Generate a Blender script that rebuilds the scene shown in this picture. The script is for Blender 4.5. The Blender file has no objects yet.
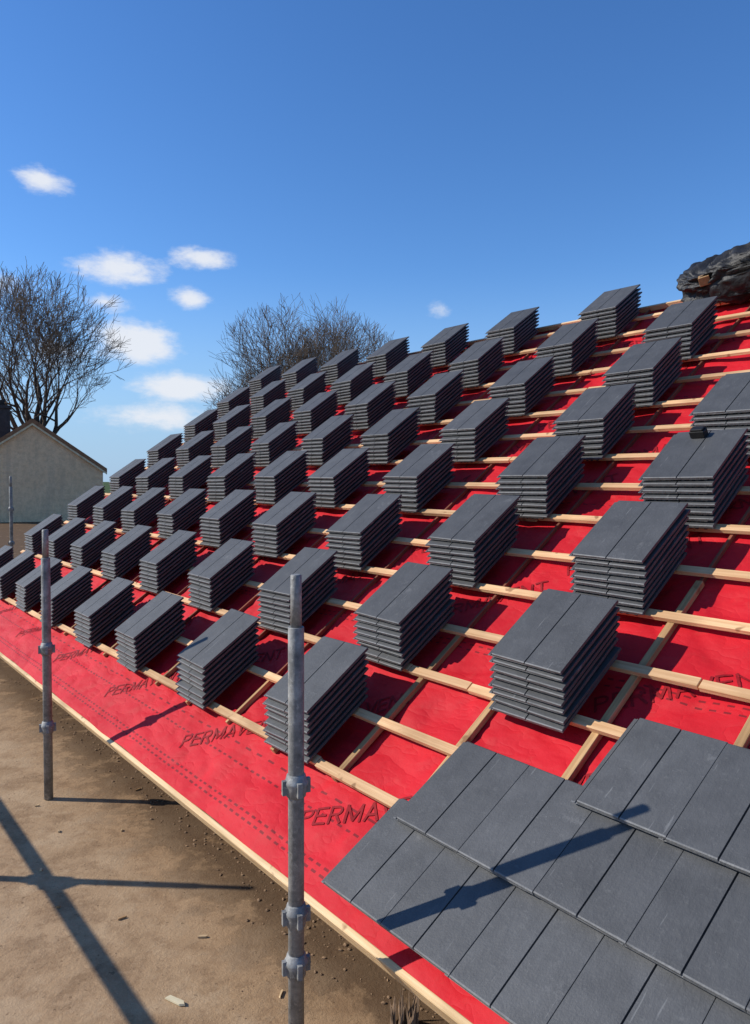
import bpy, bmesh, math, random
from mathutils import Vector, Matrix, noise
random.seed(7)
scene=bpy.context.scene
col=scene.collection
G=1.75            # camera height above ground
# ------------------------------------------------------------ helpers
def link(o): col.objects.link(o); return o
def mesh_obj(name,verts,faces,mat=None,smooth=False):
    me=bpy.data.meshes.new(name); me.from_pydata([tuple(v) for v in verts],[],faces); me.update()
    if mat: me.materials.append(mat)
    if smooth:
        for p in me.polygons: p.use_smooth=True
    return link(bpy.data.objects.new(name,me))
def empty(name,label,cat,group=None):
    e=bpy.data.objects.new(name,None); e.empty_display_size=.1; link(e)
    e["label"]=label; e["category"]=cat
    if group: e["group"]=group
    return e
def tag(o,label,cat,group=None):
    o["label"]=label;o["category"]=cat
    if group:o["group"]=group
def boxdata(x0,x1,y0,y1,z0,z1,V,F):
    b=len(V)
    V+= [(x0,y0,z0),(x1,y0,z0),(x1,y1,z0),(x0,y1,z0),(x0,y0,z1),(x1,y0,z1),(x1,y1,z1),(x0,y1,z1)]
    F+= [(b,b+3,b+2,b+1),(b+4,b+5,b+6,b+7),(b,b+1,b+5,b+4),(b+1,b+2,b+6,b+5),(b+2,b+3,b+7,b+6),(b+3,b,b+4,b+7)]
def bevel(o,w=.002,seg=1):
    bm=bmesh.new(); bm.from_mesh(o.data)
    bmesh.ops.bevel(bm,geom=bm.edges[:],offset=w,segments=seg,affect='EDGES',profile=.5)
    bm.to_mesh(o.data); bm.free()
def parent(c,p):
    c.parent=p; c.matrix_parent_inverse=Matrix.Identity(4)
# ------------------------------------------------------------ materials
def newmat(name,rough=.7,spec=.4):
    m=bpy.data.materials.new(name); m.use_nodes=True
    nt=m.node_tree; b=nt.nodes['Principled BSDF']
    b.inputs['Roughness'].default_value=rough; b.inputs['Specular IOR Level'].default_value=spec
    return m,nt,b
def N(nt,t,**k):
    n=nt.nodes.new(t)
    for a,v in k.items(): setattr(n,a,v)
    return n
def noise_n(nt,vec,scale,detail=4,rough=.55):
    n=N(nt,'ShaderNodeTexNoise'); n.inputs['Scale'].default_value=scale; n.inputs['Detail'].default_value=detail; n.inputs['Roughness'].default_value=rough
    nt.links.new(vec,n.inputs['Vector']); return n.outputs['Fac']
def ramp(nt,fac,stops):
    r=N(nt,'ShaderNodeValToRGB'); els=r.color_ramp.elements
    while len(els)<len(stops): els.new(.5)
    for e,(p,c) in zip(els,stops): e.position=p; e.color=(*c,1) if len(c)==3 else c
    nt.links.new(fac,r.inputs['Fac']); return r.outputs['Color']
def mix(nt,fac,a,b,mode='MIX'):
    m=N(nt,'ShaderNodeMix',data_type='RGBA',blend_type=mode)
    for s,v in ((0,fac),(6,a),(7,b)):
        if isinstance(v,bpy.types.NodeSocket): nt.links.new(v,m.inputs[s])
        else: m.inputs[s].default_value=v if s==0 else (*v,1)
    return m.outputs[2]
def math_n(nt,op,a,b=None,c=None):
    m=N(nt,'ShaderNodeMath',operation=op)
    for i,v in enumerate((a,b,c)):
        if v is None: continue
        if isinstance(v,bpy.types.NodeSocket): nt.links.new(v,m.inputs[i])
        else: m.inputs[i].default_value=v
    return m.outputs[0]
def bump(nt,b,h,strength,dist):
    n=N(nt,'ShaderNodeBump'); n.inputs['Strength'].default_value=strength; n.inputs['Distance'].default_value=dist
    nt.links.new(h,n.inputs['Height']); nt.links.new(n.outputs['Normal'],b.inputs['Normal'])
def coords(nt,which='Object'):
    return N(nt,'ShaderNodeTexCoord').outputs[which]
def vadd_rand(nt,vec,amt=20.):
    oi=N(nt,'ShaderNodeObjectInfo'); m=N(nt,'ShaderNodeVectorMath',operation='ADD')
    s=math_n(nt,'MULTIPLY',oi.outputs['Random'],amt)
    nt.links.new(vec,m.inputs[0]); nt.links.new(s,m.inputs[1]); return m.outputs[0],oi.outputs['Random']

# tile
def tilemat(name,gain,dustk,bmp):
    M,nt,b=newmat(name,.60,.42)
    oc=coords(nt); v,rnd=vadd_rand(nt,oc)
    n1=noise_n(nt,v,9,5,.6); n2=noise_n(nt,v,150,3,.6); n3=noise_n(nt,v,32,5,.75); n4=noise_n(nt,v,5,7,.8)
    c=ramp(nt,n1,[(.3,tuple(x*gain for x in (.054,.055,.056))),(.7,tuple(x*gain for x in (.080,.081,.082)))])
    dust=ramp(nt,n3,[(.58,(0,0,0)),(.74,(.8,.8,.8))])
    c=mix(nt,math_n(nt,'MULTIPLY',dust,.35*dustk),c,(.21,.21,.20))
    scf=ramp(nt,n4,[(.60,(0,0,0)),(.68,(1,1,1))])
    c=mix(nt,math_n(nt,'MULTIPLY',scf,.26*dustk),c,(.27,.265,.255))
    spk=ramp(nt,n2,[(.68,(0,0,0)),(.78,(1,1,1))])
    c=mix(nt,math_n(nt,'MULTIPLY',spk,.45*dustk),c,(.34,.34,.33))
    mp=N(nt,'ShaderNodeMapping'); mp.inputs['Scale'].default_value=(70,5,5); mp.inputs['Rotation'].default_value=(0,0,.5); nt.links.new(v,mp.inputs['Vector'])
    sc=noise_n(nt,mp.outputs[0],1.,3,.6); c=mix(nt,math_n(nt,'MULTIPLY',ramp(nt,sc,[(.68,(0,0,0)),(.72,(1,1,1))]),.3*dustk),c,(.30,.30,.29))
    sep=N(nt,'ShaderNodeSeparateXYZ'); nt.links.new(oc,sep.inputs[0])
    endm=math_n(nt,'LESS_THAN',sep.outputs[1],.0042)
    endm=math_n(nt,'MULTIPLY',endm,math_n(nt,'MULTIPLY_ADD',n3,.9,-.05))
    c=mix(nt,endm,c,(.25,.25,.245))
    br=math_n(nt,'MULTIPLY_ADD',rnd,.2,.90)
    hs=N(nt,'ShaderNodeHueSaturation'); nt.links.new(br,hs.inputs['Value']); nt.links.new(c,hs.inputs['Color'])
    nt.links.new(hs.outputs[0],b.inputs['Base Color'])
    gr=N(nt,'ShaderNodeMapping'); gr.inputs['Scale'].default_value=(42,14,20); nt.links.new(v,gr.inputs['Vector'])
    n8=noise_n(nt,gr.outputs[0],1.,5,.65)
    hsum=math_n(nt,'ADD',math_n(nt,'MULTIPLY',n2,.35),math_n(nt,'ADD',math_n(nt,'MULTIPLY',n3,.6),n8))
    bump(nt,b,hsum,bmp,.005); return M
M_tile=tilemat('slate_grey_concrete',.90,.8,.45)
M_tile2=tilemat('slate_grey_laid',1.10,.8,.45)

# wood
def woodmat(name,c0,c1,long_axis=0):
    m,nt,b=newmat(name,.75,.25)
    v,rnd=vadd_rand(nt,coords(nt),37.)
    mp=N(nt,'ShaderNodeMapping'); sc=[60,60,60]; sc[long_axis]=2.2; mp.inputs['Scale'].default_value=sc
    nt.links.new(v,mp.inputs['Vector'])
    g=noise_n(nt,mp.outputs[0],1.2,5,.6)
    c=ramp(nt,g,[(.3,c0),(.68,c1)])
    st=noise_n(nt,v,2.3,4); c=mix(nt,ramp(nt,st,[(.46,(0,0,0)),(.66,(.6,.6,.6))]),c,tuple(x*.6 for x in c0))
    k=noise_n(nt,v,12,2); kn=ramp(nt,k,[(.66,(0,0,0)),(.72,(1,1,1))])
    c=mix(nt,math_n(nt,'MULTIPLY',kn,.7),c,(.18,.075,.03))
    hs=N(nt,'ShaderNodeHueSaturation'); nt.links.new(math_n(nt,'MULTIPLY_ADD',rnd,.4,.82),hs.inputs['Value']); nt.links.new(c,hs.inputs['Color'])
    nt.links.new(hs.outputs[0],b.inputs['Base Color']); bump(nt,b,g,.6,.005)
    return m
M_bat=woodmat('pine_batten',(.52,.29,.135),(.76,.49,.265),0)
M_cbat=woodmat('pine_counter_batten',(.34,.19,.08),(.52,.32,.15),1)
M_cfar=woodmat('dark_counter_batten',(.16,.05,.03),(.30,.10,.05),1)  # darker, redder brown wood colour for the upper runs of counter batten
M_eave=woodmat('pine_eave_board',(.50,.33,.16),(.72,.52,.30),0)

# membrane
M_mem,nt,b=newmat('red_roof_membrane',.66,.22)
oc=coords(nt); sep=N(nt,'ShaderNodeSeparateXYZ'); nt.links.new(oc,sep.inputs[0])
n1=noise_n(nt,oc,1.6,5,.6); n2=noise_n(nt,oc,300,2,.5); n3=noise_n(nt,oc,14,4,.6)
c=ramp(nt,n1,[(.3,(.47,.007,.014)),(.7,(.61,.012,.022))])
d=ramp(nt,n3,[(.55,(0,0,0)),(.8,(1,1,1))]); c=mix(nt,math_n(nt,'MULTIPLY',d,.14),c,(.56,.15,.11))
mask=None
for (y0,hw,per,duty) in ((.405,.0048,.05,.55),(.432,.0048,.05,.55),(.585,.0048,.05,.55),(.66,.0048,.10,.45),(1.52,.004,.05,.5),(1.55,.004,.05,.5),(2.62,.004,.05,.5),(3.7,.004,.05,.5)):
    a=math_n(nt,'COMPARE',sep.outputs[1],y0,hw)
    f=math_n(nt,'FRACT',math_n(nt,'DIVIDE',math_n(nt,'ADD',sep.outputs[0],20.),per))
    m_=math_n(nt,'MULTIPLY',a,math_n(nt,'LESS_THAN',f,duty))
    mask=m_ if mask is None else math_n(nt,'MAXIMUM',mask,m_)
c=mix(nt,math_n(nt,'MULTIPLY',mask,.8),c,(.13,.008,.012))
nt.links.new(c,b.inputs['Base Color'])
mp=N(nt,'ShaderNodeMapping'); mp.inputs['Scale'].default_value=(4,9,6); mp.inputs['Rotation'].default_value=(0,0,.6); nt.links.new(oc,mp.inputs['Vector'])
n5=noise_n(nt,mp.outputs[0],1.4,2,.5); cre=math_n(nt,'SQRT',math_n(nt,'ABSOLUTE',math_n(nt,'SUBTRACT',n5,.5)))
hh=math_n(nt,'ADD',math_n(nt,'MULTIPLY',cre,1.3),math_n(nt,'ADD',n3,math_n(nt,'MULTIPLY',n2,.10)))
bump(nt,b,hh,.42,.009)
M_ink,nt,b=newmat('membrane_print',.7,.2)
n=noise_n(nt,coords(nt),60,3); nt.links.new(ramp(nt,n,[(.3,(.20,.007,.010)),(.7,(.32,.010,.015))]),b.inputs['Base Color'])

# metal pole
M_pole,nt,b=newmat('galvanised_steel',.6,.4)
oc=coords(nt); n1=noise_n(nt,oc,14,6,.75); n2=noise_n(nt,oc,60,4,.6)
c=ramp(nt,n1,[(.3,(.10,.098,.09)),(.5,(.22,.217,.205)),(.7,(.38,.375,.35))])
c=mix(nt,math_n(nt,'MULTIPLY',ramp(nt,n2,[(.58,(0,0,0)),(.68,(1,1,1))]),.6),c,(.45,.44,.39))
nt.links.new(c,b.inputs['Base Color']); b.inputs['Metallic'].default_value=.15; bump(nt,b,n2,.5,.003)

# ground
M_gnd,nt,b=newmat('dusty_earth',.95,.1)
oc=coords(nt); sep=N(nt,'ShaderNodeSeparateXYZ'); nt.links.new(oc,sep.inputs[0])
n1=noise_n(nt,oc,1.3,6,.6); n2=noise_n(nt,oc,8,8,.75); n3=noise_n(nt,oc,90,4,.7); n4=noise_n(nt,oc,3.6,8,.74); n6=noise_n(nt,oc,34,5,.7)
c=ramp(nt,n1,[(.3,(.34,.215,.115)),(.7,(.44,.295,.17))])
c=mix(nt,math_n(nt,'MULTIPLY',ramp(nt,n2,[(.40,(1,1,1)),(.52,(0,0,0))]),.40),c,(.19,.11,.058))
c=mix(nt,math_n(nt,'MULTIPLY',ramp(nt,n4,[(.50,(0,0,0)),(.60,(1,1,1))]),.45),c,(.52,.37,.225))
c=mix(nt,math_n(nt,'MULTIPLY',ramp(nt,n4,[(.38,(1,1,1)),(.46,(0,0,0))]),.4),c,(.17,.10,.053))
c=mix(nt,math_n(nt,'MULTIPLY',ramp(nt,n6,[(.33,(1,1,1)),(.39,(0,0,0))]),.6),c,(.10,.06,.033))
c=mix(nt,math_n(nt,'MULTIPLY',ramp(nt,n3,[(.60,(0,0,0)),(.72,(1,1,1))]),.4),c,(.60,.45,.29))
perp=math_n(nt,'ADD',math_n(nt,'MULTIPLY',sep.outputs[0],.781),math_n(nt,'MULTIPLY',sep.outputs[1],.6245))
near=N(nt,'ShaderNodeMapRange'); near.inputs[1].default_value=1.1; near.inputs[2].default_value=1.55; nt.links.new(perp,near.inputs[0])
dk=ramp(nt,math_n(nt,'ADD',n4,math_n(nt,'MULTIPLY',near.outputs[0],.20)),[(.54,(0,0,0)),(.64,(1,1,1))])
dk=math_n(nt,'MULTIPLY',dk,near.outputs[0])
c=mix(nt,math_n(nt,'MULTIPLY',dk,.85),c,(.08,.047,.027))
dist=N(nt,'ShaderNodeVectorMath',operation='LENGTH'); nt.links.new(oc,dist.inputs[0])
gr=N(nt,'ShaderNodeMapRange'); gr.inputs[1].default_value=45; gr.inputs[2].default_value=55; nt.links.new(dist.outputs['Value'],gr.inputs[0])
c=mix(nt,gr.outputs[0],c,ramp(nt,n2,[(.3,(.04,.07,.02)),(.7,(.08,.11,.035))]))
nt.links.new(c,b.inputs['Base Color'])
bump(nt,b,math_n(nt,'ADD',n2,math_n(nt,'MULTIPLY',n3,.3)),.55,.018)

M_bark,nt,b=newmat('bark',.9,.1)
n=noise_n(nt,coords(nt),3,5); nt.links.new(ramp(nt,n,[(.3,(.055,.042,.033)),(.7,(.12,.093,.071))]),b.inputs['Base Color'])
M_twig,nt,b=newmat('twigs',.9,.1)
n=noise_n(nt,coords(nt),1.5,4); nt.links.new(ramp(nt,n,[(.3,(.10,.072,.05)),(.7,(.19,.14,.10))]),b.inputs['Base Color'])
M_stone,nt,b=newmat('rendered_stone',.95,.1)
oc=coords(nt); n1=noise_n(nt,oc,.9,6,.65); n2=noise_n(nt,oc,5,8,.8)
c=ramp(nt,n1,[(.3,(.92,.61,.34)),(.7,(.99,.70,.42))]); c=mix(nt,math_n(nt,'MULTIPLY',ramp(nt,n2,[(.42,(1,1,1)),(.56,(0,0,0))]),.45),c,(.58,.39,.23))
st=N(nt,'ShaderNodeMapping'); st.inputs['Scale'].default_value=(3,3,.35); nt.links.new(oc,st.inputs['Vector'])
n7=noise_n(nt,st.outputs[0],1.,5,.6); c=mix(nt,math_n(nt,'MULTIPLY',ramp(nt,n7,[(.5,(0,0,0)),(.65,(1,1,1))]),.3),c,(.50,.36,.24))
nt.links.new(c,b.inputs['Base Color']); bump(nt,b,n2,.8,.1)
def plain(name,col_,rough=.7,var=.25,scale=8,spec=.3):
    m,nt,b=newmat(name,rough,spec)
    n=noise_n(nt,coords(nt),scale,5,.6)
    nt.links.new(ramp(nt,n,[(.3,tuple(x*(1-var) for x in col_)),(.7,tuple(x*(1+var) for x in col_))]),b.inputs['Base Color'])
    bump(nt,b,n,.2,.01); return m
M_verge=plain('cream_verge_paint',(.66,.56,.36))
M_hroof=plain('brown_roof_tiles',(.26,.13,.065),.85)
M_dark=plain('dark_brick',(.05,.045,.045),.85)
M_black=plain('black_plastic',(.012,.012,.012),.5)
M_block=plain('concrete_block',(.25,.24,.22),.9)
M_old=plain('weathered_splinter',(.20,.13,.08),.9,.5,30)
M_tarp,nt,b=newmat('black_polythene',.55,.35)
n=noise_n(nt,coords(nt),9,4); nt.links.new(ramp(nt,n,[(.3,(.010,.010,.011)),(.7,(.024,.024,.026))]),b.inputs['Base Color']); bump(nt,b,n,.6,.04)

# ------------------------------------------------------------ frame of the roof
ph=math.radians(38.649); p=math.radians(34.557); D=1.9
u=Vector((-math.sin(ph),math.cos(ph),0)); h=Vector((math.cos(ph),math.sin(ph),0))
vv=h*math.cos(p)+Vector((0,0,math.sin(p))); nn=-h*math.sin(p)+Vector((0,0,math.cos(p)))
O=-nn*D+Vector((0,0,G))
R=Matrix((( -u.x,vv.x,nn.x,O.x),(-u.y,vv.y,nn.y,O.y),(-u.z,vv.z,nn.z,O.z),(0,0,0,1)))
UMAX=9.15; UMIN=-.6; VE=.34; VR=5.18
roof=empty('house_roof','long pitched roof covered in red membrane and pine battens','roof')
roof.matrix_world=R
def memz(x,y):
    U=-x
    k=min(1,max(0,(y-.55)/.3))
    s=math.sin(math.pi*(((U-.17)/.44)%1.0))**2
    sb=math.sin(math.pi*(((y-.74)/.2815)%1.0))**2
    z=-.0455-.015*s*k*(.6+.4*sb)
    z+=.012*noise.noise(Vector((x*2.2,y*3.5,3.1)))
    z+=.007*noise.noise(Vector((x*7+y*3,y*5-x,7.7)))
    q=noise.noise(Vector((x*3.1+y*4,y*5-x*2,1.3))); z-=.008*(max(0,.2-abs(q))/.2)
    top=-.034+(-.0105)*k
    return min(z,top)
NX,NY=560,240
V=[];F=[]
for j in range(NY+1):
    y=VE+(VR-VE)*j/NY
    for i in range(NX+1):
        x=-UMAX+(UMAX-UMIN)*i/NX
        yy=y
        z=memz(x,y)
        if j==0: yy=VE+.007*noise.noise(Vector((x*3,0,0)))-.004
        if j<4: z=z*(j/4)+(-.047)*(1-j/4)
        V.append((x,yy,z))
for j in range(NY):
    for i in range(NX):
        a=j*(NX+1)+i; F.append((a,a+1,a+NX+2,a+NX+1))
mem=mesh_obj('membrane',V,F,M_mem,True); parent(mem,roof)
# rear slope membrane
dyb=4.8
V=[]
dirb=Vector((0,math.cos(2*p),-math.sin(2*p)))
for (x,t) in ((-UMAX,0),(-UMIN,0),(-UMIN,dyb),(-UMAX,dyb)):
    V.append((x,VR+.001+dirb.y*t,-.046+dirb.z*t))
o=mesh_obj('membrane',V,[(0,1,2,3)],M_mem); parent(o,roof)
# battens
def wood(name,x0,x1,y0,y1,z0,z1,mat,par,rot=0,bv=.0015):
    V=[];F=[]; cx=(x0+x1)/2;cy=(y0+y1)/2
    boxdata(x0-cx,x1-cx,y0-cy,y1-cy,z0,z1,V,F)
    o=mesh_obj(name,V,F,mat); bevel(o,bv); o.location=(cx,cy,0); o.rotation_euler=(0,0,rot); parent(o,par); return o
for k in range(16):
    y=.74+.2815*k
    cuts=[-UMIN-.02]+[-(c_+random.uniform(-.6,.6)) for c_ in (1.5,2.9,4.4,6.6)]+[-UMAX+.03+random.uniform(-.05,.04)]
    for a_,b_ in zip(cuts[:-1],cuts[1:]):
        jy=random.uniform(-.008,.008)
        wood('batten',b_+.003,a_-.003,y-.0195+jy,y+.0195+jy,-.021+random.uniform(-.001,.001),random.uniform(-.0015,.0),M_bat,roof,random.uniform(-.005,.005))
for k in range(-3,16):
    U=1.05+.44*k+random.uniform(-.012,.012)
    if not(UMIN<U<UMAX-.05): continue
    hw=.0145 if U<3 else .009
    split=2.1 if U<2.2 else 1.58
    if U>2.5: split=1.02
    wood('counter_batten',-U-hw,-U+hw,.70+random.uniform(0,.02),split,-.046,-.0215,M_cbat,roof,random.uniform(-.002,.002))
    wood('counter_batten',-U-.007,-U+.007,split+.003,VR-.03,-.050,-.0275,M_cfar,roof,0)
wood('batten',-1.91,-UMIN-.02,.41,.45,-.0445,.016,M_bat,roof)
wood('eave_board',-UMAX,-UMIN,VE-.026,VE-.002,-.135,-.050,M_eave,roof,0,.003)
wood('soffit_timber',-UMAX+.01,-UMIN-.01,VE+.0,VE+.35,-.19,-.075,M_cbat,roof,0,.003)
wood('ridge_board',-UMAX+.01,-UMIN-.01,VR-.03,VR-.006,-.044,-.004,M_eave,roof,0,.002)
# lettering: printed grotesque capitals drawn with strokes of constant width
LS=.84; SWD=.0122*LS; CH=.084*LS; CW=.060*LS
def arc(cx,cy,rx,ry,a0,a1,n=7):
    return [(cx+rx*math.cos(a0+(a1-a0)*i/n),cy+ry*math.sin(a0+(a1-a0)*i/n)) for i in range(n+1)]
hp=math.pi/2
bowl=[(0,1),(.5,1)]+arc(.5,.76,.40,.24,hp,-hp)+[(.5,.52),(0,.52)]
GL={'P':[[(0,0),(0,1)],bowl],'E':[[(0,0),(0,1)],[(0,1),(.88,1)],[(0,.52),(.8,.52)],[(0,0),(.88,0)]],
'R':[[(0,0),(0,1)],bowl,[(.45,.52),(.95,0)]],'M':[[(0,0),(0,1)],[(0,1),(.6,.12)],[(.6,.12),(1.2,1)],[(1.2,1),(1.2,0)]],
'A':[[(0,0),(.52,1)],[(.52,1),(1.04,0)],[(.2,.34),(.84,.34)]],'V':[[(0,1),(.52,0)],[(.52,0),(1.04,1)]],
'N':[[(0,0),(0,1)],[(0,1),(.95,0)],[(.95,0),(.95,1)]],'T':[[(.45,0),(.45,1)],[(-.05,1),(.95,1)]]}
ADV={'P':.080,'E':.076,'R':.083,'M':.098,'A':.082,'V':.080,'N':.084,'T':.074}
TV=[];TF=[];lx=0;lay=0
for ch in 'PERMAVENT':
    for st_ in GL[ch]:
        for (a_,b_) in zip(st_[:-1],st_[1:]):
            A=Vector((lx+a_[0]*CW,a_[1]*CH)); B=Vector((lx+b_[0]*CW,b_[1]*CH)); d_=B-A
            if d_.length<1e-6: continue
            t_=d_.normalized(); nrm=Vector((-t_.y,t_.x))*SWD/2
            ext=t_*(SWD/2*.9 if len(st_)==2 else SWD*.12); A2=A-ext; B2=B+ext
            ns=max(1,int((B2-A2).length/.02)); lay+=1
            for q in range(ns+1):
                P_=A2.lerp(B2,q/ns); TV.append((P_-nrm,lay)); TV.append((P_+nrm,lay))
                if q: n0=len(TV)-4; TF.append((n0,n0+2,n0+3,n0+1))
    lx+=ADV[ch]*LS
ang=math.radians(31)
rows=[(.50,2.35,0,99),(.86,1.76,0,99),(1.39,1.56,0,2.3),(1.64,2.66,2.3,99)]+[(2.07+.45*k,[2.1,1.7,2.4][k%3],0,99) for k in range(8)]
for (y0,off,umn,umx) in rows:
    for k in range(-3,9):
        U0_=off+1.08*k
        if not(umn<=U0_+.001<umx) and umn+umx!=99: continue
        pts=[];ok=True
        for c_,ly in TV:
            x=-U0_+c_.x*math.cos(ang)-c_.y*math.sin(ang); y=y0+c_.x*math.sin(ang)+c_.y*math.cos(ang)
            if not(-UMAX+.02<x<-UMIN-.02 and y<VR-.05): ok=False;break
            pts.append((x,y,memz(x,y)+.0025+.00003*ly))
        if not ok: continue
        o=mesh_obj('lettering',pts,TF,M_ink); parent(o,mem)
# ------------------------------------------------------------ roof tile mesh
TL=.385
def tile_mesh(seed,TW,zs,mat):
    COV=TW-.025
    rr=random.Random(seed)
    g=-(COV/2)
    prof=[(-TW,.0064),(-TW,.0125),(-TW+.010,.0125),(-TW+.011,.0155),(-TW+.015,.0155),(-TW+.016,.0120),(-COV,.0120),(-COV+.0006,.0260),(-COV+.0014,.0265),
          (g-.0028,.0265),(g-.0024,.0185),(g+.0024,.0185),(g+.0028,.0265),(-.0008,.0265),(0,.0260),(0,.0140),(-.026,.0140),(-.028,.0064)]
    secs=[(0.0,-.0022,.0050),(.003,-.0002,.0042),(.013,0,0),(.10,0,0),(.20,0,0),(.30,0,0),(TL-.004,0,0),(TL,-.002,.001)]
    V=[];F=[]; n_=len(prof)
    for (y,dt,db) in secs:
        for (x,z) in prof:
            zz=z+(dt if z>.017 else 0)+(db if z<.009 else 0)
            yj=y+(rr.uniform(-.0008,.0008) if y<.005 else 0)
            V.append((x,yj,zz*zs))
    for s in range(len(secs)-1):
        for i in range(n_):
            a=s*n_+i; b_=s*n_+(i+1)%n_
            F.append((a,b_,b_+n_,a+n_))
    F.append(tuple(range(n_-1,-1,-1))); base=(len(secs)-1)*n_; F.append(tuple(base+i for i in range(n_)))
    for t_ in (-.90,-.78,-.66,-.58,-.40,-.30,-.22,-.11):
        xr=t_*TW
        boxdata(xr-.006,xr+.006,.006,TL-.018,.0003*zs,.0072*zs,V,F)
    for xr in (-.26,-.06):
        boxdata(xr-.018,xr+.018,TL-.030,TL-.006,.0003*zs,.0070*zs,V,F)
    me=bpy.data.meshes.new('roof_tile'); me.from_pydata(V,[],F); me.update()
    bm=bmesh.new(); bm.from_mesh(me); bmesh.ops.recalc_face_normals(bm,faces=bm.faces[:]); bm.to_mesh(me); bm.free()
    me.materials.append(mat); return me
ZS=.9; TP=.0272*ZS; NT=8
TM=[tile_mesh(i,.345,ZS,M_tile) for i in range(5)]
TM2=[tile_mesh(i+9,.3135,1.,M_tile2) for i in range(5)]
def add_tile(par,mat,lib):
    o=bpy.data.objects.new('roof_tile',random.choice(lib)); link(o); parent(o,par); o.matrix_local=mat; return o
tilt=math.asin(.029/.30); CV=.290
for c_,(ub,vb,cnt) in enumerate(((1.955,.372,9),(1.955-CV/4,.672,9),(1.955-CV*2-.03,.975,7))):
    for k in range(cnt):
        xn=-(ub)+.3135+CV*k -.022
        if -xn<UMIN: break
        m=Matrix.Translation((xn,vb+random.uniform(-.0015,.0015),.031+random.uniform(0,.001)))@Matrix.Rotation(-tilt,4,'X')@Matrix.Rotation(random.uniform(-.0015,.0015),4,'Z')
        add_tile(roof,m,TM2)
# ------------------------------------------------------------ stacks
U0,SU,V0,SV=1.6064,.852,.7119,.5599
sh=math.tan(p)
grp='stacks of grey roof tiles on the battens'
dU=[[0,.04,.11,.16,.17,.2],[-.05,.0,.07,.13,.15,.14],[-.045,0,.03,.09,.08,.08],[-.07,-.04,.07,.08,.04,.05],[-.05,-.05,.04,.05,.05,.05],[0,-.07,.03,.05,.05,.05],[0,-.06,0,.05,.05,.05],[0,0,-.05,.08,.05,.05]]
boxm=None
for j in range(8):
    for i in range(9):
        if (j,i) in ((0,0),(5,0),(6,0),(7,0),(7,1)): continue
        U=U0+SU*i+dU[j][min(i,5)]+random.uniform(-.012,.012); Vb=V0+SV*j+random.uniform(-.010,.006)
        if j==0 and i>1: Vb-=.015
        if (j,i)==(1,0): Vb-=.045
        st=empty('tile_stack','stack of dark grey slate-look roof tiles resting on pine battens','tile stack',grp)
        mw=R@Matrix.Translation((-U,Vb,.0005))@Matrix.Rotation(random.uniform(-.022,.022),4,'Z')
        st.matrix_world=mw
        lean=sh*random.uniform(.90,1.03)
        for k in range(NT):
            m=Matrix.Translation((random.uniform(-.006,.006),k*TP*lean+random.uniform(-.005,.005),k*TP))@Matrix.Rotation(random.uniform(-.014,.014),4,'Z')
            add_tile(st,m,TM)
        if (j,i)==(3,0):
            st["label"]='stack of dark grey roof tiles with small black box on top'
            boxm=mw@Matrix.Translation((-.20,NT*TP*lean+TL-.075,NT*TP+.001))
bx=empty('nail_box','small black plastic nail box resting on a tile stack','nail box'); bx.matrix_world=boxm
V=[];F=[];boxdata(-.035,.035,-.02,.02,0,.034,V,F);o=mesh_obj('box_body',V,F,M_black);bevel(o,.004,2);parent(o,bx)
V=[];F=[];boxdata(-.030,.030,-.017,.017,.0345,.044,V,F);o=mesh_obj('lid',V,F,M_black);bevel(o,.004,2);parent(o,bx)
# ------------------------------------------------------------ black polythene at ridge
tb=empty('wrapped_bundle','crumpled black polythene sheet bundled over timber at the ridge','plastic sheeting')
tb.matrix_world=R@Matrix.Translation((-2.36,5.08,0))
bm=bmesh.new(); bmesh.ops.create_icosphere(bm,subdivisions=6,radius=1)
for v_ in bm.verts:
    c_=v_.co; n_=c_.normalized()
    sx,sy,sz=.55,.21,.175
    q=Vector((math.copysign(abs(n_.x)**.6,n_.x)*sx,math.copysign(abs(n_.y)**.6,n_.y)*sy,math.copysign(abs(n_.z)**.5,n_.z)*sz))
    wv=noise.noise(q*3)*.8
    qq=Vector((q.x*3.2+wv,q.y*3+q.z*9+wv,q.z*4+q.x*4))
    f=(.4-abs(noise.noise(qq*1.3+Vector((3,1,8)))))*.11+(.3-abs(noise.noise(qq*3.1)))*.045
    q+=n_*(f-.045); q.z=max(q.z+.12+.02*math.sin(q.x*6+1),-.03); v_.co=q
me=bpy.data.meshes.new('plastic_sheet'); bm.to_mesh(me); bm.free(); me.materials.append(M_tarp)
for f_ in me.polygons: f_.use_smooth=True
o=link(bpy.data.objects.new('plastic_sheet',me)); parent(o,tb)
wood('timber_offcut',-.31,-.24,-.21,-.15,.17,.23,M_cbat,tb,.4)
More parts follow.
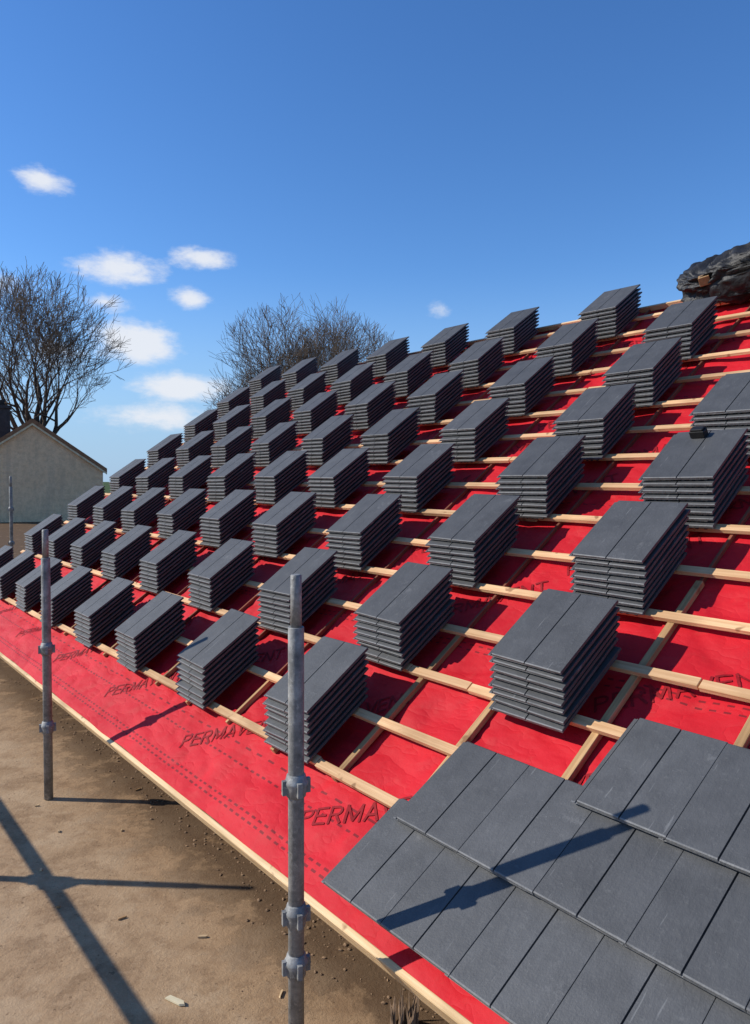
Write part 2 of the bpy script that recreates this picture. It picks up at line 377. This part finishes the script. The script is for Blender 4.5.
# ------------------------------------------------------------ supporting walls
walls=empty('house_wall','low block wall carrying the eaves of the roof','wall')
V=[];F=[]
def plan(U,perp,z):
    q=u*U+h*perp; return (q.x,q.y,z)
pf,pb=1.72,8.6
perp_r=D*math.sin(p)+VR*math.cos(p); zr=G-D*math.cos(p)+VR*math.sin(p)-.16
ring=[(UMIN+.1,pf),(UMAX-.12,pf),(UMAX-.12,pb),(UMIN+.1,pb)]
for (Ua,pa),(Ub,pb_) in zip(ring,ring[1:]+ring[:1]):
    n0=len(V)
    zt=lambda q: zr-abs(q-perp_r)*math.tan(p)-.06
    if Ua==Ub:
        V+=[plan(Ua,pa,0),plan(Ub,pb_,0),plan(Ub,pb_,zt(pb_)),plan(Ua,perp_r,zt(perp_r)),plan(Ua,pa,zt(pa))]; F.append((n0,n0+1,n0+2,n0+3,n0+4))
    else:
        V+=[plan(Ua,pa,0),plan(Ub,pb_,0),plan(Ub,pb_,zt(pb_)),plan(Ua,pa,zt(pa))]; F.append((n0,n0+1,n0+2,n0+3))
o=mesh_obj('block_wall',V,F,M_block); parent(o,walls)
# ------------------------------------------------------------ scaffold poles
def lathe(name,prof,mat,seg=20):
    V=[];F=[]
    for (r,z) in prof:
        for s in range(seg):
            a=2*math.pi*s/seg; V.append((r*math.cos(a),r*math.sin(a),z))
    for k in range(len(prof)-1):
        for s in range(seg):
            a=k*seg+s; b_=k*seg+(s+1)%seg; F.append((a,b_,b_+seg,a+seg))
    F.append(tuple(range(seg-1,-1,-1))); F.append(tuple((len(prof)-1)*seg+s for s in range(seg)))
    o=mesh_obj(name,V,F,mat)
    for q in o.data.polygons:
        if len(q.vertices)==4: q.use_smooth=True
    return o
def standard(x,y,top,rings,label,r=.0235):
    e=empty('scaffold_pole',label,'scaffold pole','scaffold poles beside the roof'); e.location=(x,y,0)
    o=lathe('tube',[(r,.004),(r,top-.155),(r*.97,top-.153)],M_pole); parent(o,e)
    o=lathe('spigot',[(r*.70,top-.152),(r*.70,top-.003),(r*.55,top)],M_pole); parent(o,e)
    for z in rings:
        o=lathe('coupler_cup',[(r*1.0,z-.036),(r*1.22,z-.032),(r*1.28,z-.008),(r*1.5,z+.004),(r*1.52,z+.010),(r*1.32,z+.016),(r*1.18,z+.030),(r*1.0,z+.033)],M_pole)
        V=[];F=[]
        for q in range(4):
            a=q*math.pi/2+.4
            Vb=[];Fb=[]; boxdata(r*1.1,r*1.8,-.007,.007,z-.026,z+.016,Vb,Fb)
            off=len(V); V+=[(X*math.cos(a)-Y*math.sin(a),X*math.sin(a)+Y*math.cos(a),Z) for X,Y,Z in Vb]; F+=[tuple(i_+off for i_ in f_) for f_ in Fb]
        bm=bmesh.new(); bm.from_mesh(o.data)
        vs=[bm.verts.new(c_) for c_ in V]
        for f_ in F: bm.faces.new([vs[i_] for i_ in f_])
        bm.to_mesh(o.data); bm.free()
        parent(o,e)
    return e
TOP=G-.275
rings=[.32,.47,.857]
standard(-.228,2.151,TOP,rings,'grey galvanised scaffold pole standing close to the eaves')
standard(-1.777,4.01,TOP,[.40,.83],'grey galvanised scaffold pole standing on bare earth')
standard(-2.78,3.27,TOP,rings,'grey galvanised scaffold pole carrying a guard rail')
standard(-5.35,10.95,G+.03,[.8,1.3],'grey scaffold pole beyond the far verge')
gr_=empty('guard_rail','horizontal grey scaffold tube clamped to an upright pole','guard rail')
d=Vector((-.6245,.781,0)); base=Vector((-2.78,3.27,.934))-Vector((.781,.6245,0))*.055
o=lathe('tube',[(.0242,-2.6),(.0242,4.2)],M_pole)
rm=d.to_track_quat('Z','Y').to_matrix().to_4x4(); rm.translation=base; parent(o,gr_); o.matrix_local=rm
V=[];F=[];boxdata(-.04,.04,-.045,.045,-.035,.035,V,F); o=mesh_obj('clamp',V,F,M_pole); bevel(o,.008,2); parent(o,gr_); o.location=base+Vector((.02,.016,0)); o.rotation_euler=(0,0,ph)
# ------------------------------------------------------------ ground
S=400
V=[(-S,-S,0),(S,-S,0),(S,S,0),(-S,S,0)]
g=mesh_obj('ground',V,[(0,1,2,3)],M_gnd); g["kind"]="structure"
def chip(x,y,L,W,mat,rot,name,label,cat,z=.004,tilt_=.1):
    V=[(-L/2,-W/2,0),(L*.3,-W*.6,0),(L/2,-W*.1,0),(L*.35,W/2,0),(-L*.4,W*.45,0)]
    V2=V+[(a*.92,b_*.92,.006) for a,b_,_ in V]
    F=[(4,3,2,1,0),(5,6,7,8,9)]+[(i,(i+1)%5,(i+1)%5+5,i+5) for i in range(5)]
    o=mesh_obj(name,V2,F,mat); o.location=(x,y,z); o.rotation_euler=(tilt_,0,rot); tag(o,label,cat,'wood offcuts on the earth'); return o
chip(-.66,2.43,.085,.018,M_verge,-.5,'wood_offcut','pale splinter of pine lying on bare earth','wood offcut',.004)
for k in range(16):
    pp=random.uniform(.75,1.6); uu=random.uniform(.9,5)
    q=u*uu+h*pp
    chip(q.x,q.y,random.uniform(.012,.04),random.uniform(.005,.010),random.choice([M_eave,M_cbat]),random.uniform(0,3),'wood_offcut','small pine chip lying on bare earth','wood offcut',.002)
V=[];F=[]
ico=bmesh.new(); bmesh.ops.create_icosphere(ico,subdivisions=1,radius=1)
iv=[v_.co.copy() for v_ in ico.verts]; fi=[tuple(v_.index for v_ in f_.verts) for f_ in ico.faces]; ico.free()
for k in range(1100):
    pp=1.66-abs(random.gauss(0,.10)) if random.random()<.75 else random.uniform(-.3,1.6); uu=random.uniform(.6,7)
    q=u*uu+h*pp; s=random.choice([.002,.003,.004,.005,.008]) if pp>1.4 else random.choice([.0012,.0018,.0025])
    off=len(V); sc=Vector((random.uniform(.7,1.4),random.uniform(.7,1.4),random.uniform(.4,.8)))
    for c_ in iv:
        w=c_*(s*(1+.3*noise.noise(c_*2+Vector((k,0,0))))); V.append((q.x+w.x*sc.x,q.y+w.y*sc.y,s*.2+w.z*sc.z))
    F+=[tuple(a+off for a in f_) for f_ in fi]
M_clod=plain('soil_clods',(.24,.15,.085),.95,.4,5)
o=mesh_obj('soil_clods',V,F,M_clod); o["kind"]="stuff"; tag(o,'loose brown soil clods scattered along the eaves','soil')
# splintered stump of wood by the eaves
V=[];F=[]
cx,cy=(u*1.74+h*1.52).x,(u*1.74+h*1.52).y
for k in range(26):
    a=random.uniform(0,6.28); r=.045*math.sqrt(random.random()); L=random.uniform(.05,.14)
    x=cx+r*math.cos(a);y=cy+r*math.sin(a); w=random.uniform(.004,.010); n0=len(V); t=random.uniform(0,1.5)
    lx,ly=random.uniform(-.02,.02),random.uniform(-.02,.02)
    for (s_,z) in ((1,0),(1,L*.55),(.15,L)):
        for q in range(4):
            an=t+q*math.pi/2; ww=w*s_*(1 if q%2 else .5); V.append((x+lx*z/L+ww*math.cos(an),y+ly*z/L+ww*math.sin(an),z))
    for l_ in (0,4):
        for q in range(4): F.append((n0+l_+q,n0+l_+(q+1)%4,n0+l_+4+(q+1)%4,n0+l_+4+q))
    F.append((n0+8,n0+9,n0+10,n0+11))
o=mesh_obj('wood_stump',V,F,M_old); tag(o,'splintered brown wood stump beneath the eaves','wood stump')
# ------------------------------------------------------------ neighbour house
hs_=empty('bungalow','cream grey rendered bungalow with gable end and brown roof edge','house')
hy=30.; px=-13.75; pz=G+2.2; hw=2.65; tp=.70
hs_.location=(px,hy,0); hs_.rotation_euler=(0,0,math.radians(25))
L=11
ez=pz-hw*tp
V=[(-hw,0,0),(hw,0,0),(hw,0,ez),(0,0,pz-.02),(-hw,0,ez),(-hw,L,0),(hw,L,0),(hw,L,ez),(0,L,pz-.02),(-hw,L,ez)]
F=[(0,1,2,3,4),(1,6,7,2),(6,5,9,8,7),(5,0,4,9)]
o=mesh_obj('wall',V,F,M_stone); parent(o,hs_)
for sgn in (-1,1):
    ex=hw+.15; eze=pz-ex*tp
    V=[];pts_=[(0,pz+.02),(sgn*ex,eze+.02),(sgn*ex,eze+.18),(0,pz+.20)]
    for y in (-.16,L+.12): V+=[(x,y,z) for x,z in pts_]
    F=[(0,1,2,3),(7,6,5,4),(0,4,5,1),(1,5,6,2),(2,6,7,3),(3,7,4,0)]
    o=mesh_obj('roof',V,F,M_hroof); parent(o,hs_)
    V=[];pts_=[(0,pz-.07),(sgn*ex,eze-.07),(sgn*ex,eze+.017),(0,pz+.017)]
    for y in (-.14,-.06): V+=[(x,y,z) for x,z in pts_]
    o=mesh_obj('verge_board',V,F,M_verge); parent(o,hs_)
V=[];F=[];boxdata(-1.45,-.82,.7,1.35,pz-1.6,pz+.62,V,F);boxdata(-1.51,-.76,.64,1.41,pz+.623,pz+.74,V,F)
o=mesh_obj('chimney',V,F,M_dark);parent(o,hs_)
o=lathe('chimney_pot',[(.14,pz+.743),(.12,pz+.93),(.15,pz+.95),(.14,pz+.98)],M_dark);parent(o,hs_);o.location=(-1.13,1.02,0)
# ------------------------------------------------------------ trees
def tree(name,label,x,y,H,rad,seed,trunk_h,levels,mt,mc,tw=.011,nlimb=7,spread=.9,lean=0,czf=.45,trad=.02,nchs=(7,5,4,4,3),lump=.16):
    rr=random.Random(seed)
    e=empty(name,label,'tree'); e.location=(x,y,0)
    bufs={0:([],[]),1:([],[])}
    cz=trunk_h+(H-trunk_h)*czf
    def tube(a,b_,ra,rb,k,which):
        V,F=bufs[which]; d_=(b_-a).normalized(); q=d_.to_track_quat('Z','Y'); off=len(V)
        for pt,r in ((a,ra),(b_,rb)):
            for s in range(k):
                an=6.283*s/k; V.append(pt+q@Vector((r*math.cos(an),r*math.sin(an),0)))
        for s in range(k): F.append((off+s,off+(s+1)%k,off+k+(s+1)%k,off+k+s))
    def inside(pt):
        l=1+lump*noise.noise(pt*.45+Vector((seed,0,0)))
        return ((pt.x/rad)**2+(pt.y/rad)**2+((pt.z-cz)/((H-cz)))**2)/(l*l)
    def grow(pos,dr,length,r,lv):
        nseg=5 if lv<3 else 3
        pts=[pos]; rs=[r]
        d_=dr.normalized()
        for s in range(nseg):
            w=.20 if lv>0 else .06
            d_=(d_+Vector((rr.gauss(0,w),rr.gauss(0,w),rr.gauss(0,w)+(.10 if lv>0 else 0)))).normalized()
            pos=pos+d_*length/nseg; r2=r*(1-(.65 if lv>0 else .3)*(s+1)/nseg)
            pts.append(pos); rs.append(r2)
        k=8 if lv==0 else 6 if lv==1 else 4 if lv==2 else 3
        for a,b_,ra,rb in zip(pts[:-1],pts[1:],rs[:-1],rs[1:]): tube(a,b_,max(ra,tw),max(rb,tw*.8),k,0 if lv<=2 else 1)
        if lv>=levels: return
        nch=nlimb if lv==0 else nchs[lv-1]
        for c_ in range(nch):
            t=rr.uniform(.3,1) if lv>0 else rr.uniform(.65,1)
            if c_==0: t=1
            ix=min(int(t*nseg),nseg-1); fr=t*nseg-ix
            pp=pts[ix].lerp(pts[ix+1],fr); rp=rs[ix]+(rs[ix+1]-rs[ix])*fr
            dd=(pts[ix+1]-pts[ix]).normalized()
            ax=dd.orthogonal().normalized(); ax=Matrix.Rotation(c_*2.4+rr.uniform(-.6,.6),3,dd)@ax
            an=rr.uniform(.35,.85)*(spread if lv==0 else 1)
            if c_==0: an*=.35
            nd=(dd*math.cos(an)+ax*math.sin(an))
            ln=length*rr.uniform(.50,.80) if lv>0 else (H-trunk_h)*rr.uniform(.42,.62)
            tip=pp+nd*ln
            q=inside(tip)
            if q>1.05 and lv>0: ln*=max(.3,1-.6*(math.sqrt(q)-1)*2)
            if inside(pp)>1.1 and lv>1: continue
            grow(pp,nd,ln,rp*rr.uniform(.5,.68) if c_ else rp*.8,lv+1)
    grow(Vector((0,0,-.1)),Vector((lean,0,1)),trunk_h,H*trad,0)
    for w,(nm,mt_) in enumerate((('trunk',mt),('crown',mc))):
        V,F=bufs[w]; o=mesh_obj(nm,V,F,mt_,True); parent(o,e)
tree('bare_tree','tall leafless winter tree with upright spreading branches',-15.7,35,11.2,4.6,11,3.2,5,M_bark,M_twig,.0095,8,1.1,0,.42,.027,(6,5,4,4,3),.25)
tree('bare_tree','rounded leafless tree rising behind the roof',-3.6,40,10.8,5.0,8,2.6,5,M_bark,M_twig,.0090,12,1.35,0,.40,.016,(8,6,5,4,2),.06)
# ------------------------------------------------------------ world
w=bpy.data.worlds.new("World"); scene.world=w; w.use_nodes=True; nt=w.node_tree
bg=nt.nodes['Background']; sky=N(nt,'ShaderNodeTexSky',sky_type='NISHITA'); sky.sun_disc=False
el=math.radians(33.1); ts=Vector((-.998*math.cos(el),.063*math.cos(el),math.sin(el)))
sky.sun_elevation=el; sky.sun_rotation=math.atan2(ts.x,ts.y)
sky.altitude=0; sky.air_density=1.0; sky.dust_density=.15; sky.ozone_density=1.5
tc=coords(nt,'Generated'); sep=N(nt,'ShaderNodeSeparateXYZ'); nt.links.new(tc,sep.inputs[0])
az=math_n(nt,'ARCTAN2',sep.outputs[0],sep.outputs[1]); elv=math_n(nt,'ARCSINE',sep.outputs[2])
cmb=N(nt,'ShaderNodeCombineXYZ'); nt.links.new(az,cmb.inputs[0]); nt.links.new(math_n(nt,'MULTIPLY',elv,2.0),cmb.inputs[1])
nz=noise_n(nt,cmb.outputs[0],16,9,.65); nz2=noise_n(nt,cmb.outputs[0],45,6,.6)
tot=None
def cloud(pxx,pyy,wx,wy,amp=1.):
    global tot
    a=(pxx-375)/745.6; bq=(508-pyy)/745.6-.038
    A=math.atan2(a,1); E=math.atan2(bq,math.hypot(a,1))
    sa=wx/745.6*math.cos(A)**2; se=wy/745.6*math.cos(A)
    dx=math_n(nt,'DIVIDE',math_n(nt,'SUBTRACT',az,A),sa); dy=math_n(nt,'DIVIDE',math_n(nt,'SUBTRACT',elv,E),se)
    r2=math_n(nt,'ADD',math_n(nt,'MULTIPLY',dx,dx),math_n(nt,'MULTIPLY',dy,dy))
    m=math_n(nt,'MULTIPLY',math_n(nt,'SUBTRACT',1.,math_n(nt,'SQRT',r2)),amp)
    m=math_n(nt,'MAXIMUM',m,-1.6)
    tot=m if tot is None else math_n(nt,'MAXIMUM',tot,m)
for c_ in ((118,272,50,20,1.6),(204,261,36,13,1.5),(190,300,24,13,1.5),(45,187,36,14,1.1),(138,345,52,25,1.9),(184,388,60,17,1.7),(108,305,28,10,.9),(158,418,80,16,1.2),(440,312,14,12,.7),(0,290,34,16,.8),(60,352,36,16,.8)): cloud(*c_)
dens=math_n(nt,'ADD',tot,math_n(nt,'MULTIPLY',math_n(nt,'SUBTRACT',nz,.52),2.2))
dens=math_n(nt,'ADD',dens,math_n(nt,'MULTIPLY',math_n(nt,'SUBTRACT',nz2,.5),.8))
mr=N(nt,'ShaderNodeMapRange',interpolation_type='SMOOTHSTEP'); mr.inputs[1].default_value=-.1; mr.inputs[2].default_value=1.1; nt.links.new(dens,mr.inputs[0])
hs=N(nt,'ShaderNodeHueSaturation'); hs.inputs['Saturation'].default_value=1.2; nt.links.new(sky.outputs[0],hs.inputs['Color'])
tint=mix(nt,1.,hs.outputs[0],(.74,.96,1.26),'MULTIPLY')
hz=N(nt,'ShaderNodeMapRange',interpolation_type='SMOOTHSTEP'); hz.inputs[1].default_value=0; hz.inputs[2].default_value=.28; hz.inputs[3].default_value=.85; hz.inputs[4].default_value=0; nt.links.new(elv,hz.inputs[0])
tint=mix(nt,hz.outputs[0],tint,(2.5,3.9,5.9))
cc=mix(nt,math_n(nt,'MULTIPLY',mr.outputs[0],.92),tint,(6.2,6.4,6.8))
nt.links.new(cc,bg.inputs['Color']); bg.inputs['Strength'].default_value=.135
sun=bpy.data.lights.new('sun','SUN'); sun.energy=5.0; sun.angle=math.radians(.5); sun.color=(1,.95,.86)
so=link(bpy.data.objects.new('sun',sun)); so.rotation_euler=ts.to_track_quat('Z','Y').to_euler()
# ------------------------------------------------------------ camera
cam=bpy.data.cameras.new('camera'); co=link(bpy.data.objects.new('camera',cam)); scene.camera=co
cam.sensor_fit='VERTICAL'; cam.sensor_height=36; cam.lens=745.6/1024*36; cam.shift_y=-4/1024; cam.clip_end=2000; cam.clip_start=.02
th=math.radians(-2.18); ro=math.radians(.209)
Fw=Vector((0,math.cos(th),math.sin(th))); Rt=Vector((1,0,0)); Up=Rt.cross(Fw)
R2=Rt*math.cos(ro)+Up*math.sin(ro); U2=R2.cross(Fw)
m=Matrix((R2,U2,-Fw)).transposed().to_4x4(); m.translation=(0,0,G); co.matrix_world=m
scene.view_settings.view_transform='Standard'; scene.view_settings.look='None'; scene.view_settings.exposure=0
